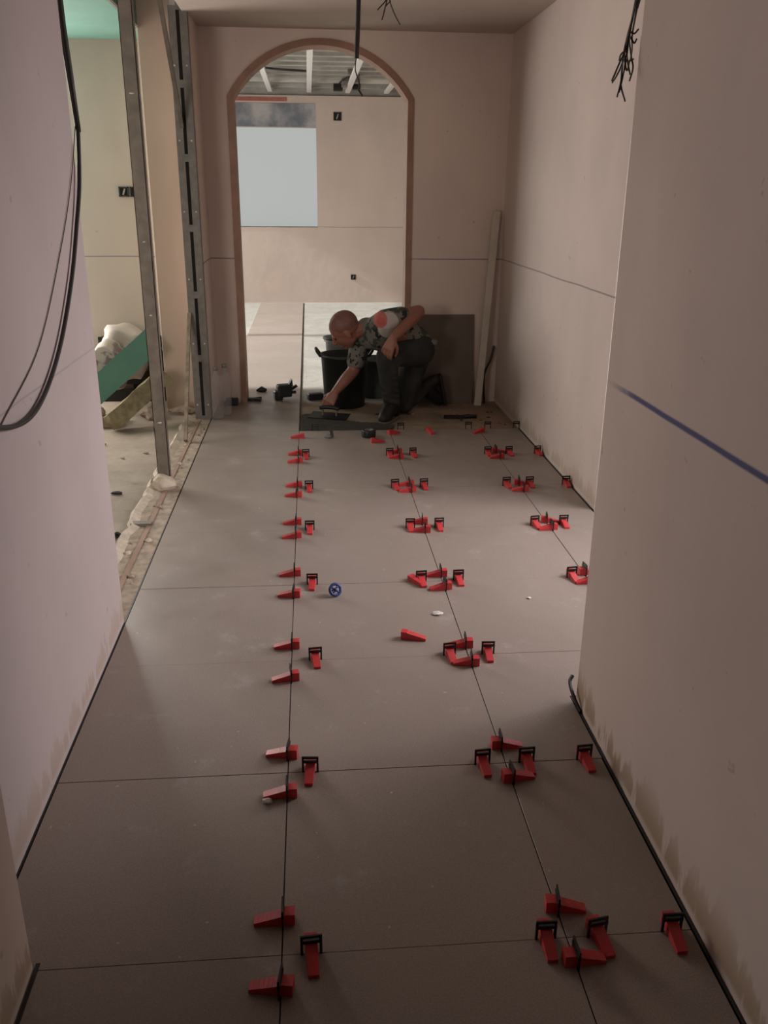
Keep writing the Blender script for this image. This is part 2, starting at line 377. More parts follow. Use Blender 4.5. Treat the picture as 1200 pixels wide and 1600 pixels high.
# room on the left
bm=bmesh.new(); box(bm,-3.7,-3.05,6.6,6.7,-.012,2.9); box(bm,-1.9,-1.02,6.6,6.7,-.012,2.9); box(bm,-3.05,-1.9,6.6,6.7,2.25,2.9)
struct('wall_left_room_far',bm,'wall_lr','cream far wall of the room on the left')
struct('wall_left_room_stub',bevel(B(-1.035,-.805,6.18,6.7,-.012,2.9),.006,2),'wall_pink','pinkish plaster wall stub behind the steel studs')
bm=bmesh.new(); box(bm,-3.7,-3.6,0,6.7,-.012,2.9)
struct('wall_left_room_side',bm,'patch')
bm=bmesh.new(); box(bm,-3.7,-3.0,0,.1,-.012,2.9); box(bm,-1.6,-.82,0,.1,-.012,2.9); box(bm,-3,-1.6,0,.1,-.012,.85); box(bm,-3,-1.6,0,.1,2.15,2.9)  # unseen window opening added to go with the arch-wall fill light
struct('wall_left_room_near',bm,'patch')
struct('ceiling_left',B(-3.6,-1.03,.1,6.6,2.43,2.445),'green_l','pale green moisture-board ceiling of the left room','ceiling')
bm=B(-1.05,-1.028,.1,6.18,2.446,2.9); sd=struct('ceiling_left_upstand',bm,'green_shaded','green board edge coloured darker as in shade, stepping up beside the stud','ceiling')
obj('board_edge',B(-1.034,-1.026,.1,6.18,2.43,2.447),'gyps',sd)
struct('ceiling_left_upper',B(-1.1,-.72,.1,6.7,2.75,2.8),'green_shaded')
for k in range(2):
    pass
socket('socket_box',-1.283,6.6,1.478,.068,.068,'%s of two square black socket boxes on the cream wall of the left room',2)

# ------------------------------------------------------------ steel stud frame on the left
def cstud(name,label,x,y,w,d,z0,z1,mat='steel',slots=0,lip=.012):
    r=thing(name,label,'stud',(x,y,0))
    bm=bmesh.new(); th=.003
    if slots:      # two faces split by long black slots, flanges behind
        s=w*.19
        box(bm,-w/2,-s/2,-th,0,z0,z1); box(bm,s/2,w/2,-th,0,z0,z1)
        zs=[z0+(z1-z0)*k/slots for k in range(slots+1)]
        for z in zs: box(bm,-s/2,s/2,-th,0,z-.022,z+.022)
        box(bm,-w/2,-w/2+th,0,d,z0,z1); box(bm,w/2-th,w/2,0,d,z0,z1)
        obj('channel',bm,mat,r)
        obj('slot_backing',B(-s*.9,s*.9,.006,.012,z0,z1),'slot',r)
        for k in range(slots): 
            z=zs[k]+.1
            for sx in (-1,1): 
                b3=bmesh.new(); bmesh.ops.create_cone(b3,cap_ends=True,segments=8,radius1=.006,radius2=.004,depth=.004)
                for v in b3.verts: v.co=V((v.co.x+sx*w*.33,-.005-v.co.z*.5,v.co.y+z))
                obj('screw',b3,'white',r)
    else:
        box(bm,-w/2,w/2,0,th,z0,z1); box(bm,-w/2,-w/2+th,0,d,z0,z1); box(bm,w/2-th,w/2,0,d,z0,z1)
        box(bm,-w/2,-w/2+lip,d,d+th,z0,z1); box(bm,w/2-lip,w/2,d,d+th,z0,z1)
        obj('channel',bm,mat,r)
        for z in (.35,.9,1.25,1.9):
            b3=bmesh.new(); bmesh.ops.create_icosphere(b3,subdivisions=1,radius=.004)
            for v in b3.verts: v.co+=V((random.uniform(-.01,.01),-.002,z))
            obj('screw',b3,'white',r)
    return r
s1=cstud('steel_stud','tall brown-grey steel stud standing free at the edge of the tiles',-.79,4.45,.062,.045,.0,2.75,'steel_d')
bm=bmesh.new()
lumpm=lump(.06,3,2,(1.0,1.0,.9)); 
o=obj('plaster_foot',lumpm,'chalkedge',s1); o.location=(0,-.02,.02); o['label']='lump of plaster at the foot of the stud'
s2=cstud('steel_stud','slotted grey steel stud fixed to the short wall beside the arch',-.748,5.935,.112,.05,.0,2.52,'steel',6)
def brace(name,label,p,q,w,h,mat):
    bm=bmesh.new(); bar(bm,p,q,w,h); tag(obj(name,bm,mat),label,'brace')
brace('diagonal_brace','dark upper diagonal brace from ceiling to the slotted stud',(-.752,5.2,2.50),(-.762,5.915,1.86),.022,.03,'steel_d')
brace('diagonal_brace','brown lower diagonal brace from floor track to the slotted stud',(-.795,5.33,.01),(-.795,5.91,.72),.022,.03,'debris')
# strip of broken screed where the partition ran
bm=bmesh.new(); n=60
ys=[2.86+(6.0-2.86)*k/n for k in range(n+1)]
lv=[];rv=[];lv2=[]
for k,y in enumerate(ys):
    e=-.865+.018*noise.noise(V((y*9,0,0)))+.012*noise.noise(V((y*31,3,0)))
    z=.006+.006*noise.noise(V((y*20,7,0)))
    lv2.append(bm.verts.new((e-.02,y,-.004))); lv.append(bm.verts.new((e,y,z+.012))); rv.append(bm.verts.new((e+.035,y,-.002)))
for k in range(n):
    bm.faces.new((lv2[k],lv[k],lv[k+1],lv2[k+1])); bm.faces.new((lv[k],rv[k],rv[k+1],lv[k+1]))
o=obj('broken_plaster_ridge',bm,'chalkedge',f3)
obj('channel_bed',B(-.845,-.70,2.86,6.0,-.006,-.001),'debris',f3)
obj('floor_track',B(-.785,-.765,2.9,5.9,-.003,.004),'patch',f3)
obj('lath',B(-.86,-.765,3.86,3.90,.0,.014),'steel_d',f3)
for k in range(26):
    y=random.uniform(2.95,5.85); s=random.uniform(.006,.017)
    o=obj('chunk',lump(s,k,1,(1,1,.7),.5),'debris' if k%3 else 'chalkedge',f3); o.location=(random.uniform(-.85,-.72),y,s*.3)
for (x,y,s) in ((-1.02,4.35,.02),(-.93,3.73,.02),(-.905,3.74,.016),(-.88,3.72,.015),(-1.3,5.3,.015),(-1.12,5.0,.01),(-1.0,5.1,.012)):
    o=obj('debris_bit',lump(s,x*9,1,(1.6,1,.5),.5),'slot' if s>.014 else 'debris',f3); o.location=(x,y,s*.2)
bm=bmesh.new(); tube(bm,curve([(-1.05,3.72,.006),(-.99,3.735,.016),(-.95,3.71,.008),(-.9,3.74,.016),(-.875,3.73,.006)]),.007,6)
tag(obj('cable_offcut',bm,'cable'),'short dark twisted cable offcut on the left room floor near the wall end','cable')
# black edge insulation strip in the gap along the walls
def strip(label,pts,h=.014,th=.006):
    bm=bmesh.new()
    for a,b2 in zip(pts,pts[1:]): bar(bm,(*a,h/2-.010),(*b2,h/2-.010),th,h)
    tag(obj('edge_strip',bm,'black'),label,'edging strip')
strip('black foam edging strip along the foot of the near right wall',[(.7945,-1.9),(.7945,2.27)],.011,.006)
strip('black foam edging strip along the foot of the left wall',[(-.697,1.38),(-.697,2.9),(-.697,6.0)],.009,.004)
strip('black foam edging strip along the rough wall end at lower left',[(-.578,-1.9),(-.578,1.38)],.012,.008)
strip('thin black edging strip along the foot of the far right wall',[(1.394,3.96),(1.394,5.55)],.010,.006)
bm=bmesh.new(); tube(bm,curve([(.795,2.19,.003),(.785,2.235,.03),(.783,2.275,.055),(.795,2.29,.07)]),.006,6)
tag(obj('strip_end',bm,'black'),'curled black end of edging strip at the corner of the near right wall','edging strip')

# ------------------------------------------------------------ cables
r=thing('black_cable','thick black cable looping down the left wall','cable')
def wy(y): return y
bm=bmesh.new(); tube(bm,[(-.715,2.955,2.49),(-.712,2.945,2.2),(-.705,2.935,1.93),(-.697,2.93,1.80),(-.688,2.925,1.645)],[.011,.011,.011,.010,.008],8); obj('conduit',bm,'cable',r,True)
bm=bmesh.new(); tube(bm,curve([(-.688,2.925,1.66),(-.686,2.86,1.50),(-.688,2.78,1.38),(-.688,2.66,1.24),(-.688,2.48,1.09),(-.688,2.30,.995),(-.688,2.13,.955),(-.688,1.95,.975),(-.69,1.80,1.04),(-.69,1.6,1.20)],8),.0062,8); obj('loop',bm,'cable',r,True)
bm=bmesh.new(); tube(bm,curve([(-.695,2.92,1.66),(-.696,2.80,1.50),(-.697,2.62,1.33),(-.697,2.30,1.10),(-.697,1.95,.98)],8),.0016,6)
tag(obj('thin_wire',bm,'wire'),'thin brown wire hanging on the left wall behind the thick black cable','wire')
r=thing('wire_bundle','bundle of cut wires hanging at the corner of the near right wall','wire bundle',(.80,2.30,1.9))
bm=bmesh.new(); tube(bm,curve([(.03,.03,.58),(.02,.01,.25),(.005,0,.05),(.001,0,.02),(-.003,0,0)]),[.006]*33,8); obj('sheath',bm,'wire',r,True)
for k,(pts) in enumerate((
    [(.0,0,.03),(-.02,0,-.07),(-.028,-.01,-.12),(-.04,-.01,-.15),(-.052,-.02,-.165)],
    [(.004,0,.03),(-.018,.01,-.08),(-.024,0,-.13),(-.022,0,-.17),(-.012,-.01,-.205)],
    [(.002,.01,.03),(-.017,0,-.06),(-.02,.01,-.12),(-.024,0,-.16),(-.03,0,-.195)],
    [(.004,0,.03),(-.006,0,-.05),(.000,.01,-.09),(-.004,.01,-.12),(-.012,0,-.135),(-.02,0,-.11)],
    [(.004,0,.02),(-.01,.01,-.05),(-.005,0,-.10),(.0,-.01,-.13),(-.006,-.01,-.16)],
    [(-.012,0,-.06),(0,0,-.075),(.006,0,-.066)],[(-.014,0,-.05),(-.002,0,-.055),(.008,0,-.045)],
    [(-.016,0,-.09),(-.03,0,-.10),(-.036,-.01,-.115)],
    [(.0,.004,.06),(-.010,.006,-.03),(-.020,.004,-.09),(-.034,0,-.125),(-.05,-.01,-.160)],[(.002,-.004,.06),(-.012,-.006,-.03),(-.016,-.002,-.10),(-.020,0,-.15),(-.026,0,-.185)],
    [(.004,.004,.06),(-.006,.006,-.02),(-.016,.004,-.08),(-.010,0,-.12),(-.002,0,-.145)],[(.0,-.006,.05),(-.016,-.004,-.05),(-.022,0,-.09),(-.014,0,-.115),(.002,-.004,-.11)])):
    bm=bmesh.new(); tube(bm,curve(pts,5),.0022,6); obj('wire',bm,('wire','cable','wire','steel_d')[k%4],r)
r=thing('hanging_cable','thick black cable hanging from the ceiling in front of the arch','cable',(.25,4.5,0))
bm=bmesh.new(); tube(bm,curve([(.012,0,2.49),(.004,0,2.31),(.0,0,2.2),(-.006,0,2.07)]),.011,8); obj('cable_jacket',bm,'cable',r,True)
bm=bmesh.new(); tube(bm,curve([(-.006,0,2.08),(-.012,.01,2.03),(-.004,.02,2.0),(.006,.02,1.97),(.004,.02,1.94)],6),.003,6); obj('bare_core',bm,'cable',r,True)
r=thing('ceiling_wires','short brown wires poking from the corridor ceiling before the arch','wires',(.455,5.1,0))
for pts in ([(-.01,0,2.49),(-.005,0,2.42),(.02,0,2.36),(.05,0,2.31)],[(-.02,0,2.49),(-.02,0,2.43),(-.06,0,2.385),(-.07,.0,2.375)],[(-.005,0,2.49),(-.02,0,2.42),(-.045,0,2.33)],[(0,0,2.42),(-.03,0,2.39)]):
    bm=bmesh.new(); tube(bm,curve(pts,5),.0035,6); obj('wire',bm,'wire',r)
bm=bmesh.new(); tube(bm,curve([(1.31,6.36,-.01),(1.30,6.36,.2),(1.35,6.38,.32),(1.37,6.38,.42)]),.008,6)
tag(obj('corner_cable',bm,'cable'),'thin black cable sticking up in the corner behind the leaning plank','cable')

# ------------------------------------------------------------ levelling clips and wedges
def wedge_bm(L=.088,back=.026):
    bm=bmesh.new(); n=7
    prof=[(back,.0),(back,.029),(back-.022,.0285)]
    y=back-.022; z=.0265
    for k in range(n):
        y2=y-(L-.022)/n; z2=z-.0175/n
        prof+= [(y,z),(y2,z2-.0006)]; y,z=y2,z2
    prof+=[(back-L,.0)]
    prism(bm,prof,-.0135,.0135,Matrix(((0,0,1,0),(1,0,0,0),(0,1,0,0),(0,0,0,1))))
    for v in bm.verts:            # narrower towards the tip
        f=(back-v.co.y)/L; v.co.x*=1-.18*f
    return bm
def clip_bm():
    bm=bmesh.new(); w=.0225; t=.0038
    for s in (-1,1): prism(bm,[(s*w,-.008),(s*(w-.0055),-.008),(s*(w-.0055),.046),(s*w,.046)],-t/2,t/2,XZ)
    box(bm,-w,w,-t/2,t/2,.041,.0475); box(bm,-w,w,-t/2-.001,t/2+.001,.028,.036); box(bm,-w*.8,w*.8,-t/2,t/2,-.008,-.002)
    return bm
def base_clip():
    r=bpy.data.objects.new('leveling_clip',None); C.objects.link(r); r.empty_display_size=.05
    obj('clip_frame',clip_bm(),'black',r); obj('wedge',wedge_bm(),'red',r); return r
proto=[None]
def put_clip(x,y,rz,label,wedge=True,group=None,tilt=0):
    if proto[0] is None: r=proto[0]=base_clip(); 
    else:
        r=proto[0].copy(); C.objects.link(r)
        for ch in proto[0].children:
            if ch.name.startswith('wedge') and not wedge: continue
            c=ch.copy(); C.objects.link(c); c.parent=r
    r.location=(x,y,.0006); r.rotation_euler=(tilt,0,R(rz)); tag(r,label,'clip',group or ('leveling clips along the tile joints')); return r
ORD=['first','second','third','fourth','fifth','sixth','seventh','eighth']
JN={AX:'left',BX:'middle',CX:'right'}
J=lambda a: random.uniform(-a,a)
LONG={AX:[(1.452,1.279),(2.036,1.868),(2.653,2.442),(3.257,3.058),(3.846,3.674),(4.412,4.244),(5.019,4.860)],
      BX:[(1.441,1.301),(2.036,1.890),(2.620,2.497),(3.212,3.088),(3.816,3.709),(4.388,4.291),(5.013,4.905)],
      CX:[None,None,None,(3.192,3.106),(3.797,3.704),(4.374,4.266),(4.994,4.871)]}
for jx,lst in LONG.items():
    for i,pr in enumerate(lst):
        if not pr: continue
        for q,y in enumerate(pr):
            tip=-90 if jx==AX else (90 if i<2 else -90)
            if jx==CX: tip=90 if q==0 else -90
            put_clip(jx,y,tip+J(9),'red wedge and black clip on the %s joint, %s of pair, %s row from camera'%(JN[jx],('farther','nearer')[q],ORD[i]))
TR=[[(-.024,AX,1),(.469,BX,0),(.580,BX,1),(.743,CX,0)],[(-.024,AX,1),(.449,BX,0),(.573,BX,1),(.736,CX,0)],[(-.005,AX,1),(.451,BX,0),(.584,BX,1)],
    [(-.012,AX,1),(.429,BX,0),(.581,BX,1),(1.053,CX,0)],[(-.02,AX,1),(.452,BX,0),(.589,BX,1),(1.049,CX,0),(1.189,CX,1)],
    [(-.022,AX,1),(.437,BX,0),(.593,BX,1),(1.044,CX,0),(1.171,CX,1),(1.373,9,1)],[(-.04,AX,1),(.463,BX,0),(.603,BX,1),(1.061,CX,0),(1.191,CX,1),(1.368,9,1)]]
for i,l in enumerate(TR):
    for x,jx,side in l:
        if jx==9 or (i<2 and jx==CX): lab='black-framed red wedge clip closest to the right wall, facing camera, %s row from camera'%ORD[i]
        else: lab='black-framed red wedge clip facing camera, just %s of the %s joint, %s row from camera'%(('left','right')[side],JN[jx],ORD[i])
        put_clip(x,Y0+.6*i,J(7)+(4 if jx!=AX else 0),lab)
for x,w in ((.591,'leftmost'),(1.049,'second from left'),(1.18,'third from left'),(1.375,'rightmost, beside the right wall')):
    put_clip(x,5.566,J(10),'empty black clip on the last tile edge, %s'%w,False,'empty clips on the last tile edge')
put_clip(.02,5.566,J(10),'empty black clip on the last tile edge, near the left joint',False,'empty clips on the last tile edge')
def loose(x,y,rz,label,rx=0,ry=0,z=.0006):
    o=obj('wedge',wedge_bm(),'red'); o.location=(x,y,z); o.rotation_euler=(rx,ry,R(rz)); tag(o,label,'wedge','loose red wedges')
loose(.325,2.69,75,'loose red wedge lying alone on the tile in the third row')
loose(.388,3.16,30,'red wedge lying on its side beside a clip, fourth row',0,R(88),.0075)
loose(.396,5.26,100,'red wedge lying near the black tape roll, in front of it')
loose(.52,5.46,120,'red wedge by the edge of the dark adhesive bed, right of the tape roll')
loose(.773,5.49,15,'lone red wedge on the last tile edge in front of the man')
loose(1.113,5.47,-60,'red wedge between two empty black clips on the last tile edge')
loose(-.075,5.40,-90,'red wedge lying across the left joint at the last tile edge')

# ------------------------------------------------------------ small things on the tiles
r=thing('spacer_wheel','small blue plastic spoked wheel lying on the tile right of the left joint','wheel',(.077,3.05,.0),.4)
Q=Matrix.Translation((0,0,.028))@Matrix.Rotation(R(62),4,'X')
bm=bmesh.new(); tube(bm,[Q@V((.022*math.cos(a),.022*math.sin(a),0)) for a in [2*PI*k/20 for k in range(21)]],.006,8); obj('rim',bm,'blue',r,True)
for k in range(4):
    bm=bmesh.new(); a=PI/4+PI/2*k; tube(bm,[Q@V((0,0,0)),Q@V((.022*math.cos(a),.022*math.sin(a),0))],.0045,6); obj('spoke',bm,'blue',r,True)
bm=bmesh.new(); bmesh.ops.create_icosphere(bm,subdivisions=2,radius=.009,matrix=Q); obj('hub',bm,'blue',r,True)
bm=bmesh.new(); tube(bm,[Q@V((0,0,0)),Q@V((-.01,0,-.03))],.005,8); obj('stem',bm,'black',r,True)
o=obj('plaster_chip',lump(.014,5,2,(1.5,1,.45),.4),'white'); o.location=(.455,2.87,.004); tag(o,'small white plaster chip on the tile behind the loose wedge','chip')
o=obj('plaster_chip',lump(.010,8,2,(1.3,1,.6),.4),'white'); o.location=(-.135,1.846,.0045); tag(o,'small white plaster chip beside the nearer left-joint wedge, second row','chip')
o=obj('plaster_chip',lump(.007,9,2,(1.2,1,.5),.4),'white'); o.location=(.83,2.98,.003); tag(o,'tiny pale plaster chip on the tile in front of the pier corner','chip')
r=thing('tape_roll','roll of black tape standing on the last tile edge near the adhesive','tape roll',(.365,5.40,0))
bm=bmesh.new(); lathe(bm,[(.028,.0),(.045,.0),(.047,.004),(.047,.044),(.045,.048),(.028,.048),(.028,.0)],n=28); obj('tape',bm,'black',r,True)
bm=bmesh.new(); lathe(bm,[(.024,.001),(.028,.001),(.028,.0475),(.024,.0475),(.024,.001)],n=28); obj('core',bm,'grey',r,True)
r=thing('plastic_scrap','small grey plastic scrap with a black tab on the last tile row','scrap',(.11,5.39,0))
o=obj('scrap_body',lump(.022,12,2,(1.2,1,.7),.15),'grey',r,True); o.location=(-.01,0,.010)
bm=bmesh.new(); bar(bm,(.02,0,.004),(.012,.02,.05),.018,.008); obj('tab',bm,'black',r)

# ------------------------------------------------------------ unlaid area: adhesive, patch, tools
bm=bmesh.new()
outl=[(-.075,5.58),(.47,5.585),(.545,5.62),(.56,5.70),(.47,5.76),(.33,5.80),(.22,5.86),(.17,5.97),(.10,6.04),(-.02,6.06),(-.07,6.03)]
prism(bm,outl,-.012,-.004); obj_bed=obj('adhesive_bed',bm,'mortar'); tag(obj_bed,'dark wet combed adhesive spread in front of the man','adhesive')
def inside(x,y):
    c=False; n=len(outl)
    for i in range(n):
        (x1,y1),(x2,y2)=outl[i],outl[i-1]
        if (y1>y)!=(y2>y) and x<(x2-x1)*(y-y1)/(y2-y1)+x1: c=not c
    return c
bm=bmesh.new(); y=5.595
while y<6.05:
    seg=[]
    for k in range(66):
        x=-.07+k*.01
        if inside(x,y): seg.append((x,y+.006*math.sin(x*14),-.003+.0015*noise.noise(V((x*30,y*30,0)))))
        else:
            if len(seg)>3: tube(bm,seg,.0055,5)
            seg=[]
    if len(seg)>3: tube(bm,seg,.0055,5)
    y+=.017
o=obj('ridge',bm,'mortar',obj_bed); o['kind']='stuff'
bm=bmesh.new(); prism(bm,[(1.12,6.15),(1.36,6.0),(1.39,5.62),(1.20,5.60),(1.17,5.75),(1.05,6.05)],-.012,-.008); obj('screed_patch',bm,'patch',floor)
for k in range(30):
    s=random.uniform(.004,.011); o=obj('grit',lump(s,k+40,1,(1.4,1,.6),.5),'debris' if k%2 else 'mortar',floor); o.location=(random.uniform(.3,1.36),random.uniform(5.6,6.35),-.011+s*.3)
r=thing('spatula','black-bladed spatula lying on the bare screed right of the man','spatula',(1.045,5.90,-.012),R(-8))
bm=bevel(B(-.11,.03,-.03,.03,.006,.018),.004,1); obj('blade',bm,'black',r)
bm=bmesh.new(); tube(bm,[(.02,0,.014),(.06,0,.018),(.12,0,.016)],[.012,.016,.013],8); obj('handle',bm,'black',r,True)
# leaning tile, plank
r=thing('leaning_tile','large grey-brown tile leaning against the end wall behind the man','tile',(.90,6.368,-.012)); 
bm=bmesh.new(); box(bm,-.30,.315,-.005,.005,0,.66,Matrix.Rotation(R(-3.6),4,'X')); obj('tile_face',bevel(bm,.0015,1),'slab',r)
bm=bmesh.new(); bar(bm,(1.247,6.30,-.012),(1.342,6.395,1.37),.05,.022,(0,1,0)); tag(obj('plank',bm,'plank'),'long pale painted plank leaning in the corner by the right wall','plank')
# buckets
def bucket(name,label,x,y,r0,r1,h,mat,handles=True,lid=False):
    r=thing(name,label,'bucket',(x,y,-.012))
    bm=bmesh.new(); lathe(bm,[(r0*.96,0),(r0,.012),(r1,h-.02),(r1+.012,h-.018),(r1+.012,h),(r1-.004,h),(r0-.006,.016),(.001,.014)],n=36); obj('shell',bm,mat,r,True)
    if handles:
        for s,rz in ((-1,0.1),(1,0)):
            bm=bmesh.new(); pts=[(s*(r1+.004),-.05,h-.012),(s*(r1+.03),-.045,h+.025),(s*(r1+.038),0,h+.04),(s*(r1+.03),.045,h+.025),(s*(r1+.004),.05,h-.012)]
            tube(bm,curve(pts,5),.011,8); obj('handle',bm,mat,r,True)
    if lid:
        bm=bmesh.new(); lathe(bm,[(.001,h-.006),(r1*.97,h-.006),(r1+.02,h+.0),(r1+.02,h+.014),(r1*.9,h+.02),(.001,h+.016)],n=36); obj('rim',bm,'rubber',r,True)
    return r
b1=bucket('rubber_bucket','black rubber bucket with lug handles beside the working man',.25,6.36,.150,.172,.385,'rubber')
o=obj('adhesive_fill',(lambda bm:(lathe(bm,[(.001,.28),(.152,.28),(.151,.29),(.001,.295)],n=24),bm)[1])(bmesh.new()),'mortar',b1)
b2=bucket('plastic_bucket','light grey plastic bucket with black rim behind the rubber bucket',.235,6.78,.10,.115,.43,'greybucket',False,True)
b3=bucket('plastic_bucket','blue-grey bucket between the rubber bucket and the man\'s knee',.50,6.66,.105,.12,.30,'bluebucket',False,False)
# dark lump left of bucket
o=obj('cut_tile_piece',bevel(B(-.06,.06,-.03,.03,0,.05),.006,1),'rubber'); o.location=(.03,6.55,-.012); o.rotation_euler=(0,0,.3); tag(o,'dark offcut block on the floor left of the rubber bucket','offcut')
# bottles and oddments by the left stub wall
for x,y,l in ((-.648,5.93,'front clear plastic water bottle standing by the left stub wall'),(-.60,6.03,'rear clear plastic water bottle standing by the left stub wall')):
    r=thing('water_bottle',l,'bottle',(x,y,.0006),0,'bottles by the stub wall')
    bm=bmesh.new(); prof=[(.001,.004),(.034,0),(.043,.012)]
    for k in range(6): prof+=[(.043,.03+k*.034),(.040,.045+k*.034)]
    prof+=[(.043,.24),(.036,.285),(.016,.325),(.013,.345),(.001,.346)]
    lathe(bm,prof,n=20); obj('bottle_body',bm,'pet',r,True)
    bm=bmesh.new(); lathe(bm,[(.016,.338),(.016,.36),(.014,.363),(.001,.363)],n=16); obj('cap',bm,'grey',r,True)
o=obj('dark_block',bevel(B(-.045,.045,-.03,.03,0,.05),.005,1),'rubber'); o.location=(-.585,6.34,.0006); tag(o,'small dark block on the tiles by the left jamb of the arch','block')
r=thing('laser_level','small black angular tool with pointed top standing on the bright tiles','tool',(-.20,6.52,.0006),.25)
obj('tool_body',bevel(B(-.06,.05,-.04,.04,.02,.115),.012,2),'rubber',r)
obj('foot_block',bevel(B(-.085,-.02,-.035,.035,0,.07),.008,1),'rubber',r)
bm=bmesh.new(); prism(bm,[(.02,.10),(.06,.10),(.055,.155)],-.02,.02,XZ); obj('point',bm,'rubber',r)
bm=bmesh.new(); bar(bm,(.04,0,.07),(.095,0,.10),.02,.02); bar(bm,(.04,0,.05),(.085,0,.05),.02,.02); obj('prong',bm,'rubber',r)
r=thing('black_fork','black forked clip lying flat on the bright tiles','clip',(-.425,6.48,.0006),0)
bm=bmesh.new(); box(bm,-.055,.0,-.02,.02,0,.022); bar(bm,(-.01,.01,.011),(.045,.04,.011),.014,.02); bar(bm,(-.01,-.01,.011),(.045,-.035,.011),.014,.02); obj('fork_body',bm,'black',r)
o=obj('black_scrap',lump(.03,21,2,(1.3,.8,.7),.6),'black'); o.location=(-.39,6.80,.014); tag(o,'tiny black scrap behind the forked clip on the bright tiles','scrap')

# ------------------------------------------------------------ rubble heap in the left room
def pillow(sx,sy,sz,seed,amp=.05):
    bm=bmesh.new(); bmesh.ops.create_cube(bm,size=2); bmesh.ops.subdivide_edges(bm,edges=bm.edges[:],cuts=7,use_grid_fill=True)
    for v in bm.verts:
        p=v.co; s=V((math.copysign(abs(p.x)**1,p.x),p.y,p.z)); n=s.normalized()*1.25; q=s.lerp(n,.62)
        q=V((q.x*sx,q.y*sy,q.z*sz)); v.co=q+V(noise.noise_vector(q*9+V((seed,0,0))))*amp+V(noise.noise_vector(q*24+V((0,seed,0))))*amp*.35
    return bm
o=obj('rubble_sack',pillow(.15,.15,.17,2,.028),'sackw',None,True); o.location=(-1.335,6.38,.39); o.rotation_euler=(0,.25,.2); tag(o,'plump white rubble sack on the heap against the cream wall','sack')
o=obj('rubble_sack',pillow(.10,.09,.15,6,.04),'sack',None,True); o.location=(-1.405,6.15,.335); o.rotation_euler=(.2,.1,0); tag(o,'crumpled printed sack with red marks in front of the white sack','sack')
r=thing('pallet','dark timber pallet end showing behind the green board','pallet',(-1.25,6.42,-.004))
for k,z in enumerate((.0,.13,.26,.39)): obj('board',B(-.30,.17,.10,.125,z,z+.09),'slot',r)
for x in (-.28,-.08,.10): obj('block',B(x,x+.06,.126,.17,0,.48),'slot',r)
bm=bmesh.new(); p,q=V((-1.50,6.0,.165)),V((-1.055,6.0,.545)); bar(bm,p,q,.165,.018,(0,1,0))
for v in bm.verts: v.co.y+=(.58-v.co.z)*-.25
gb=tag(obj('green_board',bm,'green'),'diagonal strip of green plasterboard leaning on the rubble heap','board')
bm=bmesh.new(); bar(bm,(-1.31,5.62,.055),(-1.0,5.95,.30),.11,.11,(0,1,0)); bmesh.ops.subdivide_edges(bm,edges=bm.edges[:],cuts=5,use_grid_fill=True); roughen(bm,.012,14,3)
tag(obj('wool_slab',bm,'wool'),'olive mineral wool slab sloping under the green board','insulation')
bm=B(-1.50,-1.30,5.72,5.95,-.004,.06); bmesh.ops.subdivide_edges(bm,edges=bm.edges[:],cuts=5,use_grid_fill=True); roughen(bm,.014,12,5)
tag(obj('wool_slab',bm,'wool2'),'dusty flat insulation scrap on the floor left of the sloping slab','insulation')
o=obj('rubble_piece',lump(.07,31,2,(1.1,1,.8),.4),'debris'); o.location=(-1.10,5.98,.03); tag(o,'brown rubble lump under the sloping wool slab','rubble')
o=obj('rubble_piece',lump(.05,33,2,(1.1,1,1.2),.4),'debris'); o.location=(-1.44,5.80,.09); tag(o,'beige rubble lump at the lower end of the green board','rubble')
o=obj('rubble_piece',lump(.055,35,2,(1.6,1,.6),.5),'debris'); o.location=(-.92,6.11,.02); tag(o,'crumbled plaster heap at the foot of the pinkish wall stub','rubble')

# ------------------------------------------------------------ the man
MO=V((.62,6.05,0))
def blobmesh(prims,vox,smooth_it=3):
    bm=bmesh.new()
    for pr in prims:
        if pr[0]=='h':       # convex hull of spheres
            t2=bmesh.new()
            for c,rad in pr[1]:
                bmesh.ops.create_icosphere(t2,subdivisions=2,radius=rad,matrix=Matrix.Translation(V(c)))
            h=bmesh.ops.convex_hull(t2,input=t2.verts[:])
            junk=list({g for g in h['geom_interior']+h['geom_unused'] if isinstance(g,bmesh.types.BMVert)})
            bmesh.ops.delete(t2,geom=junk,context='VERTS')
            me=bpy.data.meshes.new('tmp'); t2.to_mesh(me); t2.free(); bm.from_mesh(me); bpy.data.meshes.remove(me)
        else:                # ellipsoid: centre, radii, rotation
            mt=Matrix.Translation(V(pr[1]))@(pr[3].to_4x4() if len(pr)>3 else Matrix())@Matrix.Diagonal((*pr[2],1))
            bmesh.ops.create_icosphere(bm,subdivisions=3,radius=1,matrix=mt)
    for v in bm.verts: v.co-=MO
    me=bpy.data.meshes.new('blob'); bm.to_mesh(me); bm.free()
    o=bpy.data.objects.new('blob',me); C.objects.link(o)
    md=o.modifiers.new('r','REMESH'); md.mode='VOXEL'; md.voxel_size=vox
    sm=o.modifiers.new('s','SMOOTH'); sm.iterations=smooth_it; sm.factor=.5
    dg=bpy.context.evaluated_depsgraph_get(); dg.update()
    me2=bpy.data.meshes.new_from_object(o.evaluated_get(dg)); bpy.data.objects.remove(o); bpy.data.meshes.remove(me)
    for p in me2.polygons: p.use_smooth=True
    return me2
def blobobj(name,prims,vox,mat,par,sm=3):
    me=blobmesh(prims,vox,sm); me.name=name; me.materials.clear(); me.materials.append(M[mat])
    o=bpy.data.objects.new(name,me); C.objects.link(o); o.parent=par; return o
H=lambda *a: ('h',list(a))
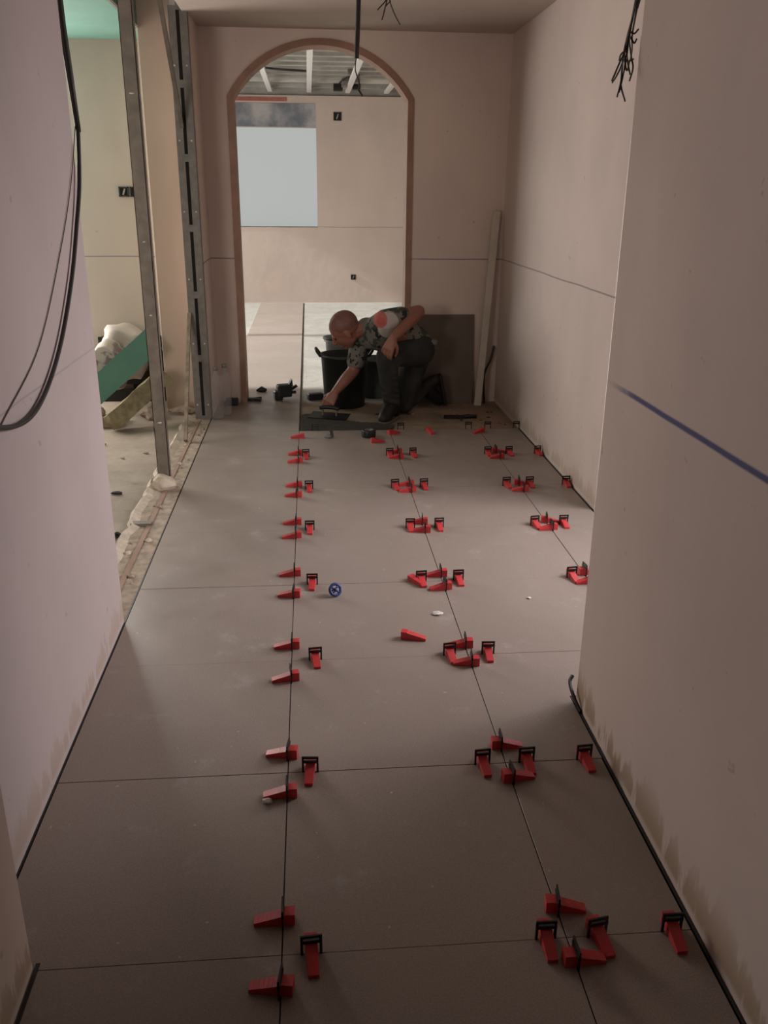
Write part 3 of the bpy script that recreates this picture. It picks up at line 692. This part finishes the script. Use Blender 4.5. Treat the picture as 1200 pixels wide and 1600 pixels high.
P=dict(lsh=(.508,5.88,.672),rsh=(.365,6.10,.530),lel=(.745,5.98,.722),lwr=(.556,5.755,.585),rel=(.300,6.075,.300),rwr=(.170,5.97,.175),
  pel=(.79,6.14,.47),lhip=(.765,6.06,.445),rhip=(.78,6.20,.425),lkn=(.515,5.83,.440),lank=(.56,5.905,.085),rkn=(.66,6.06,.065),rank=(.835,6.24,.145),
  neck=(.385,6.0,.618),chest=(.480,6.00,.575),belly=(.64,6.08,.51))
man=thing('person','bald man in camouflage T-shirt kneeling to spread adhesive with a trowel','person',MO)
# head frame
Hc=V((.243,5.985,.60)); U=V((-.68,-.22,.70)).normalized(); F=V((-.64,.20,-.70)); F=(F-U*F.dot(U)).normalized(); Sd=U.cross(F).normalized()
HR=Matrix((Sd,F,U)).transposed()           # local x = side, y = face, z = crown
HS=1.07
def hp(x,y,z): return Hc+(Sd*x+F*y+U*z)*HS
nearside=-1 if hp(-1,0,0).y<hp(1,0,0).y else 1
head=[('e',hp(0,-.012,.03),(.086,.106,.098),HR),('e',hp(0,.012,-.02),(.073,.092,.091),HR),H((hp(0,.045,-.085),.034),(hp(0,.068,-.088),.022),(hp(.035,-.0,-.06),.03),(hp(-.035,.0,-.06),.03)),
  H((hp(0,.094,.012),.009),(hp(0,.118,-.026),.012),(hp(.010,.10,-.03),.010),(hp(-.010,.10,-.03),.010)),   # nose
  H((hp(.04,.082,.026),.010),(hp(-.04,.082,.026),.010)),                                              # brow
  H((hp(.022,.088,-.058),.007),(hp(-.022,.088,-.058),.007)),                                          # lips
  H((hp(.022,.086,-.068),.007),(hp(-.022,.086,-.068),.007)),
  ('e',hp(.082,-.012,-.005),(.010,.020,.033),HR),('e',hp(-.082,-.012,-.005),(.010,.020,.033),HR),
  H((P['neck'],.058),(hp(0,-.03,-.045),.055)),H((P['neck'],.062),(P['chest'],.075))]
def hand(w,tipdir,palmn,side,curl,size=1.0,thumb=1):
    """wrist, pointing direction, palm normal (towards the held thing), side vector towards the thumb"""
    w=V(w); d=V(tipdir).normalized(); nn=V(palmn); nn=(nn-d*nn.dot(d)).normalized(); sd=d.cross(nn)*side
    out=[]; k0=w+d*.085*size
    out.append(H((w,.025*size),(k0+sd*.030,.012*size),(k0-sd*.030,.012*size),(w+d*.03+sd*.018,.018*size),(w+d*.03-sd*.018,.018*size)))
    for i,(off,L) in enumerate(((.033,.072),(.011,.08),(-.011,.074),(-.032,.058))):
        a=k0+sd*off*size; c1=curl+i*.06; 
        e1=d*math.cos(c1)+nn*math.sin(c1); e2=d*math.cos(c1*2.0)+nn*math.sin(c1*2.0); e3=d*math.cos(c1*2.7)+nn*math.sin(c1*2.7)
        b_=a+e1*L*.5*size+sd*off*.12; c_=b_+e2*L*.32*size; f_=c_+e3*L*.24*size
        out+= [H((a,.0105*size),(b_,.0095*size)),H((b_,.0095*size),(c_,.0088*size)),H((c_,.0088*size),(f_,.0078*size))]
    a=w+d*.03*size+sd*.022*size; b_=a+(d*.55+sd*.62+nn*.45).normalized()*.042*size; c_=b_+(d*.8+sd*.15+nn*.6).normalized()*.036*size; f_=c_+(d*.8-sd*.1+nn*.6).normalized()*.024*size
    out+=[H((a,.015*size),(b_,.012*size)),H((b_,.012*size),(c_,.0105*size)),H((c_,.0105*size),(f_,.009*size))]
    return out
ldir=V((-.45,-.25,-.85)); 
body=head+[
  H((P['lsh'],.062),(P['lel'],.046)),H((P['lel'],.046),((V(P['lel'])*.62+V(P['lwr'])*.38),.046)),H(((V(P['lel'])*.62+V(P['lwr'])*.38),.046),(P['lwr'],.030)),
  H((P['rsh'],.062),(P['rel'],.046)),H((P['rel'],.045),((V(P['rel'])*.62+V(P['rwr'])*.38),.044)),H(((V(P['rel'])*.62+V(P['rwr'])*.38),.044),(P['rwr'],.029)),
  H((P['lsh'],.07),(P['rsh'],.07),(P['chest'],.10),(P['belly'],.11)),H((P['belly'],.11),(P['lhip'],.09),(P['rhip'],.09)),
  H((P['lhip'],.080),(P['lkn'],.055)),H((P['lkn'],.055),(P['lank'],.038)),H((P['rhip'],.080),(P['rkn'],.055)),H((P['rkn'],.055),(P['rank'],.038)),
  H((P['lank'],.034),(V(P['lank'])+V((-.06,-.11,-.055)),.022)),H((P['rank'],.034),(V(P['rank'])+V((.09,.03,-.08)),.022)),
  ]+hand(P['lwr'],ldir,(.25,.85,-.35),1,.45)+hand(P['rwr'],(-.50,-.40,-.75),(.1,.75,-.5),-1,.62)
blobobj('body',body,.0055,'skin',man,2)
# shaved hair cap, eyes
cap=blobobj('hair',[('e',hp(0,-.016,.036),(.0875,.105,.095),HR)],.006,'hair',man)
cap['label']='close-shaved hair'
for s in (-1,1):
    bm=bmesh.new(); bmesh.ops.create_icosphere(bm,subdivisions=2,radius=.010,matrix=Matrix.Translation(hp(s*.032,.077,.006)-MO)); obj('eye',bm,'slot',man,True)
# T-shirt
sl=lambda a,b2,k: V(P[a])*(1-k)+V(P[b2])*k
shirt=[H((P['lsh'],.082),(P['rsh'],.085),(P['chest'],.115),((.62,6.06,.575),.115)),H((P['chest'],.118),((.66,6.08,.545),.125),(P['belly'],.125),((.74,6.12,.48),.125)),
  H((P['lsh'],.083),(sl('lsh','lel',.48),.070)),H((P['rsh'],.083),(sl('rsh','rel',.72),.066)),H((P['neck'],.066),(P['chest'],.10))]
blobobj('t_shirt',shirt,.008,'shirt',man,4)
tr=[H((P['lhip'],.115),(P['rhip'],.115),((.745,6.12,.475),.120)),H((P['lhip'],.112),(sl('lhip','lkn',.5),.092),(P['lkn'],.074)),H((P['lkn'],.076),(sl('lkn','lank',.45),.070),((.562,5.91,.09),.060)),
  H((P['rhip'],.105),(P['rkn'],.076)),H((P['rkn'],.074),(sl('rkn','rank',.5),.068),((.80,6.20,.125),.055)),
  ]
for k in range(7):       # cloth folds
    a=sl('lkn','lank',.15+.12*k); tr.append(H((a+V((-.045,-.045,.012)),.016),(a+V((.045,-.05,-.008)),.018)))
for k in range(5):
    a=sl('lhip','lkn',.15+.17*k); tr.append(H((a+V((0,-.075,.03)),.02),(a+V((-.01,-.07,-.05)),.022)))
blobobj('trousers',tr,.008,'trouser',man,4)
bm=bmesh.new(); bmesh.ops.create_icosphere(bm,subdivisions=2,radius=1,matrix=Matrix.Translation(V((.868,6.05,.50))-MO)@Matrix.Diagonal((.03,.03,.022,1))); obj('pocket_patch',bm,'dust',man,True)['label']='pale dusty patch on the trouser pocket'
def boot(ank,toe,heel,n):
    blobobj('boot',[H((ank,.060),(V(ank)*.6+V(toe)*.4,.054)),H((V(ank)*.6+V(toe)*.4,.054),(toe,.042)),H((ank,.056),(heel,.046))],.007,'boot',man,3)
    bm=bmesh.new(); d=(V(toe)-V(heel)).normalized(); 
    return d
boot((.56,5.905,.085),(.495,5.775,.026),(.585,5.945,.034),0)
boot((.835,6.24,.145),(.950,6.29,.034),(.915,6.265,.185),1)
bm=bmesh.new(); prism(bm,[(.455,5.745),(.50,5.725),(.545,5.76),(.63,5.95),(.60,5.99),(.55,5.975)],-.011,.008)
for v in bm.verts: v.co-=MO
obj('boot_sole',bevel(bm,.004,1),'sole',man)
bm=bmesh.new(); bar(bm,V((1.000,6.305,.0))-MO,V((.952,6.28,.225))-MO,.024,.09,(0,1,0)); obj('boot_sole',bevel(bm,.004,1),'boot',man)
# notched trowel in his right hand
r=thing('notched_trowel','dark notched trowel held in the man\'s right hand over the adhesive','trowel',(.125,5.92,.014),R(-20))
TT=Matrix.Rotation(R(10),4,'X')
bm=bmesh.new(); box(bm,-.14,.14,-.055,.055,.0,.003,TT)
for k in range(18): box(bm,-.138+k*.0157,-.131+k*.0157,-.060,-.054,-.004,.003,TT)
obj('blade',bm,'black',r)
bm=bmesh.new(); tube(bm,curve([(-.07,0,.052),(-.03,0,.060),(.03,0,.060),(.07,0,.052)],4),.014,10); obj('handle',bm,'rubber',r,True)
bm=bmesh.new(); bar(bm,(-.05,0,.0),(-.05,0,.055),.012,.010); bar(bm,(.05,0,.0),(.05,0,.055),.012,.010); obj('shank',bm,'steel_d',r)
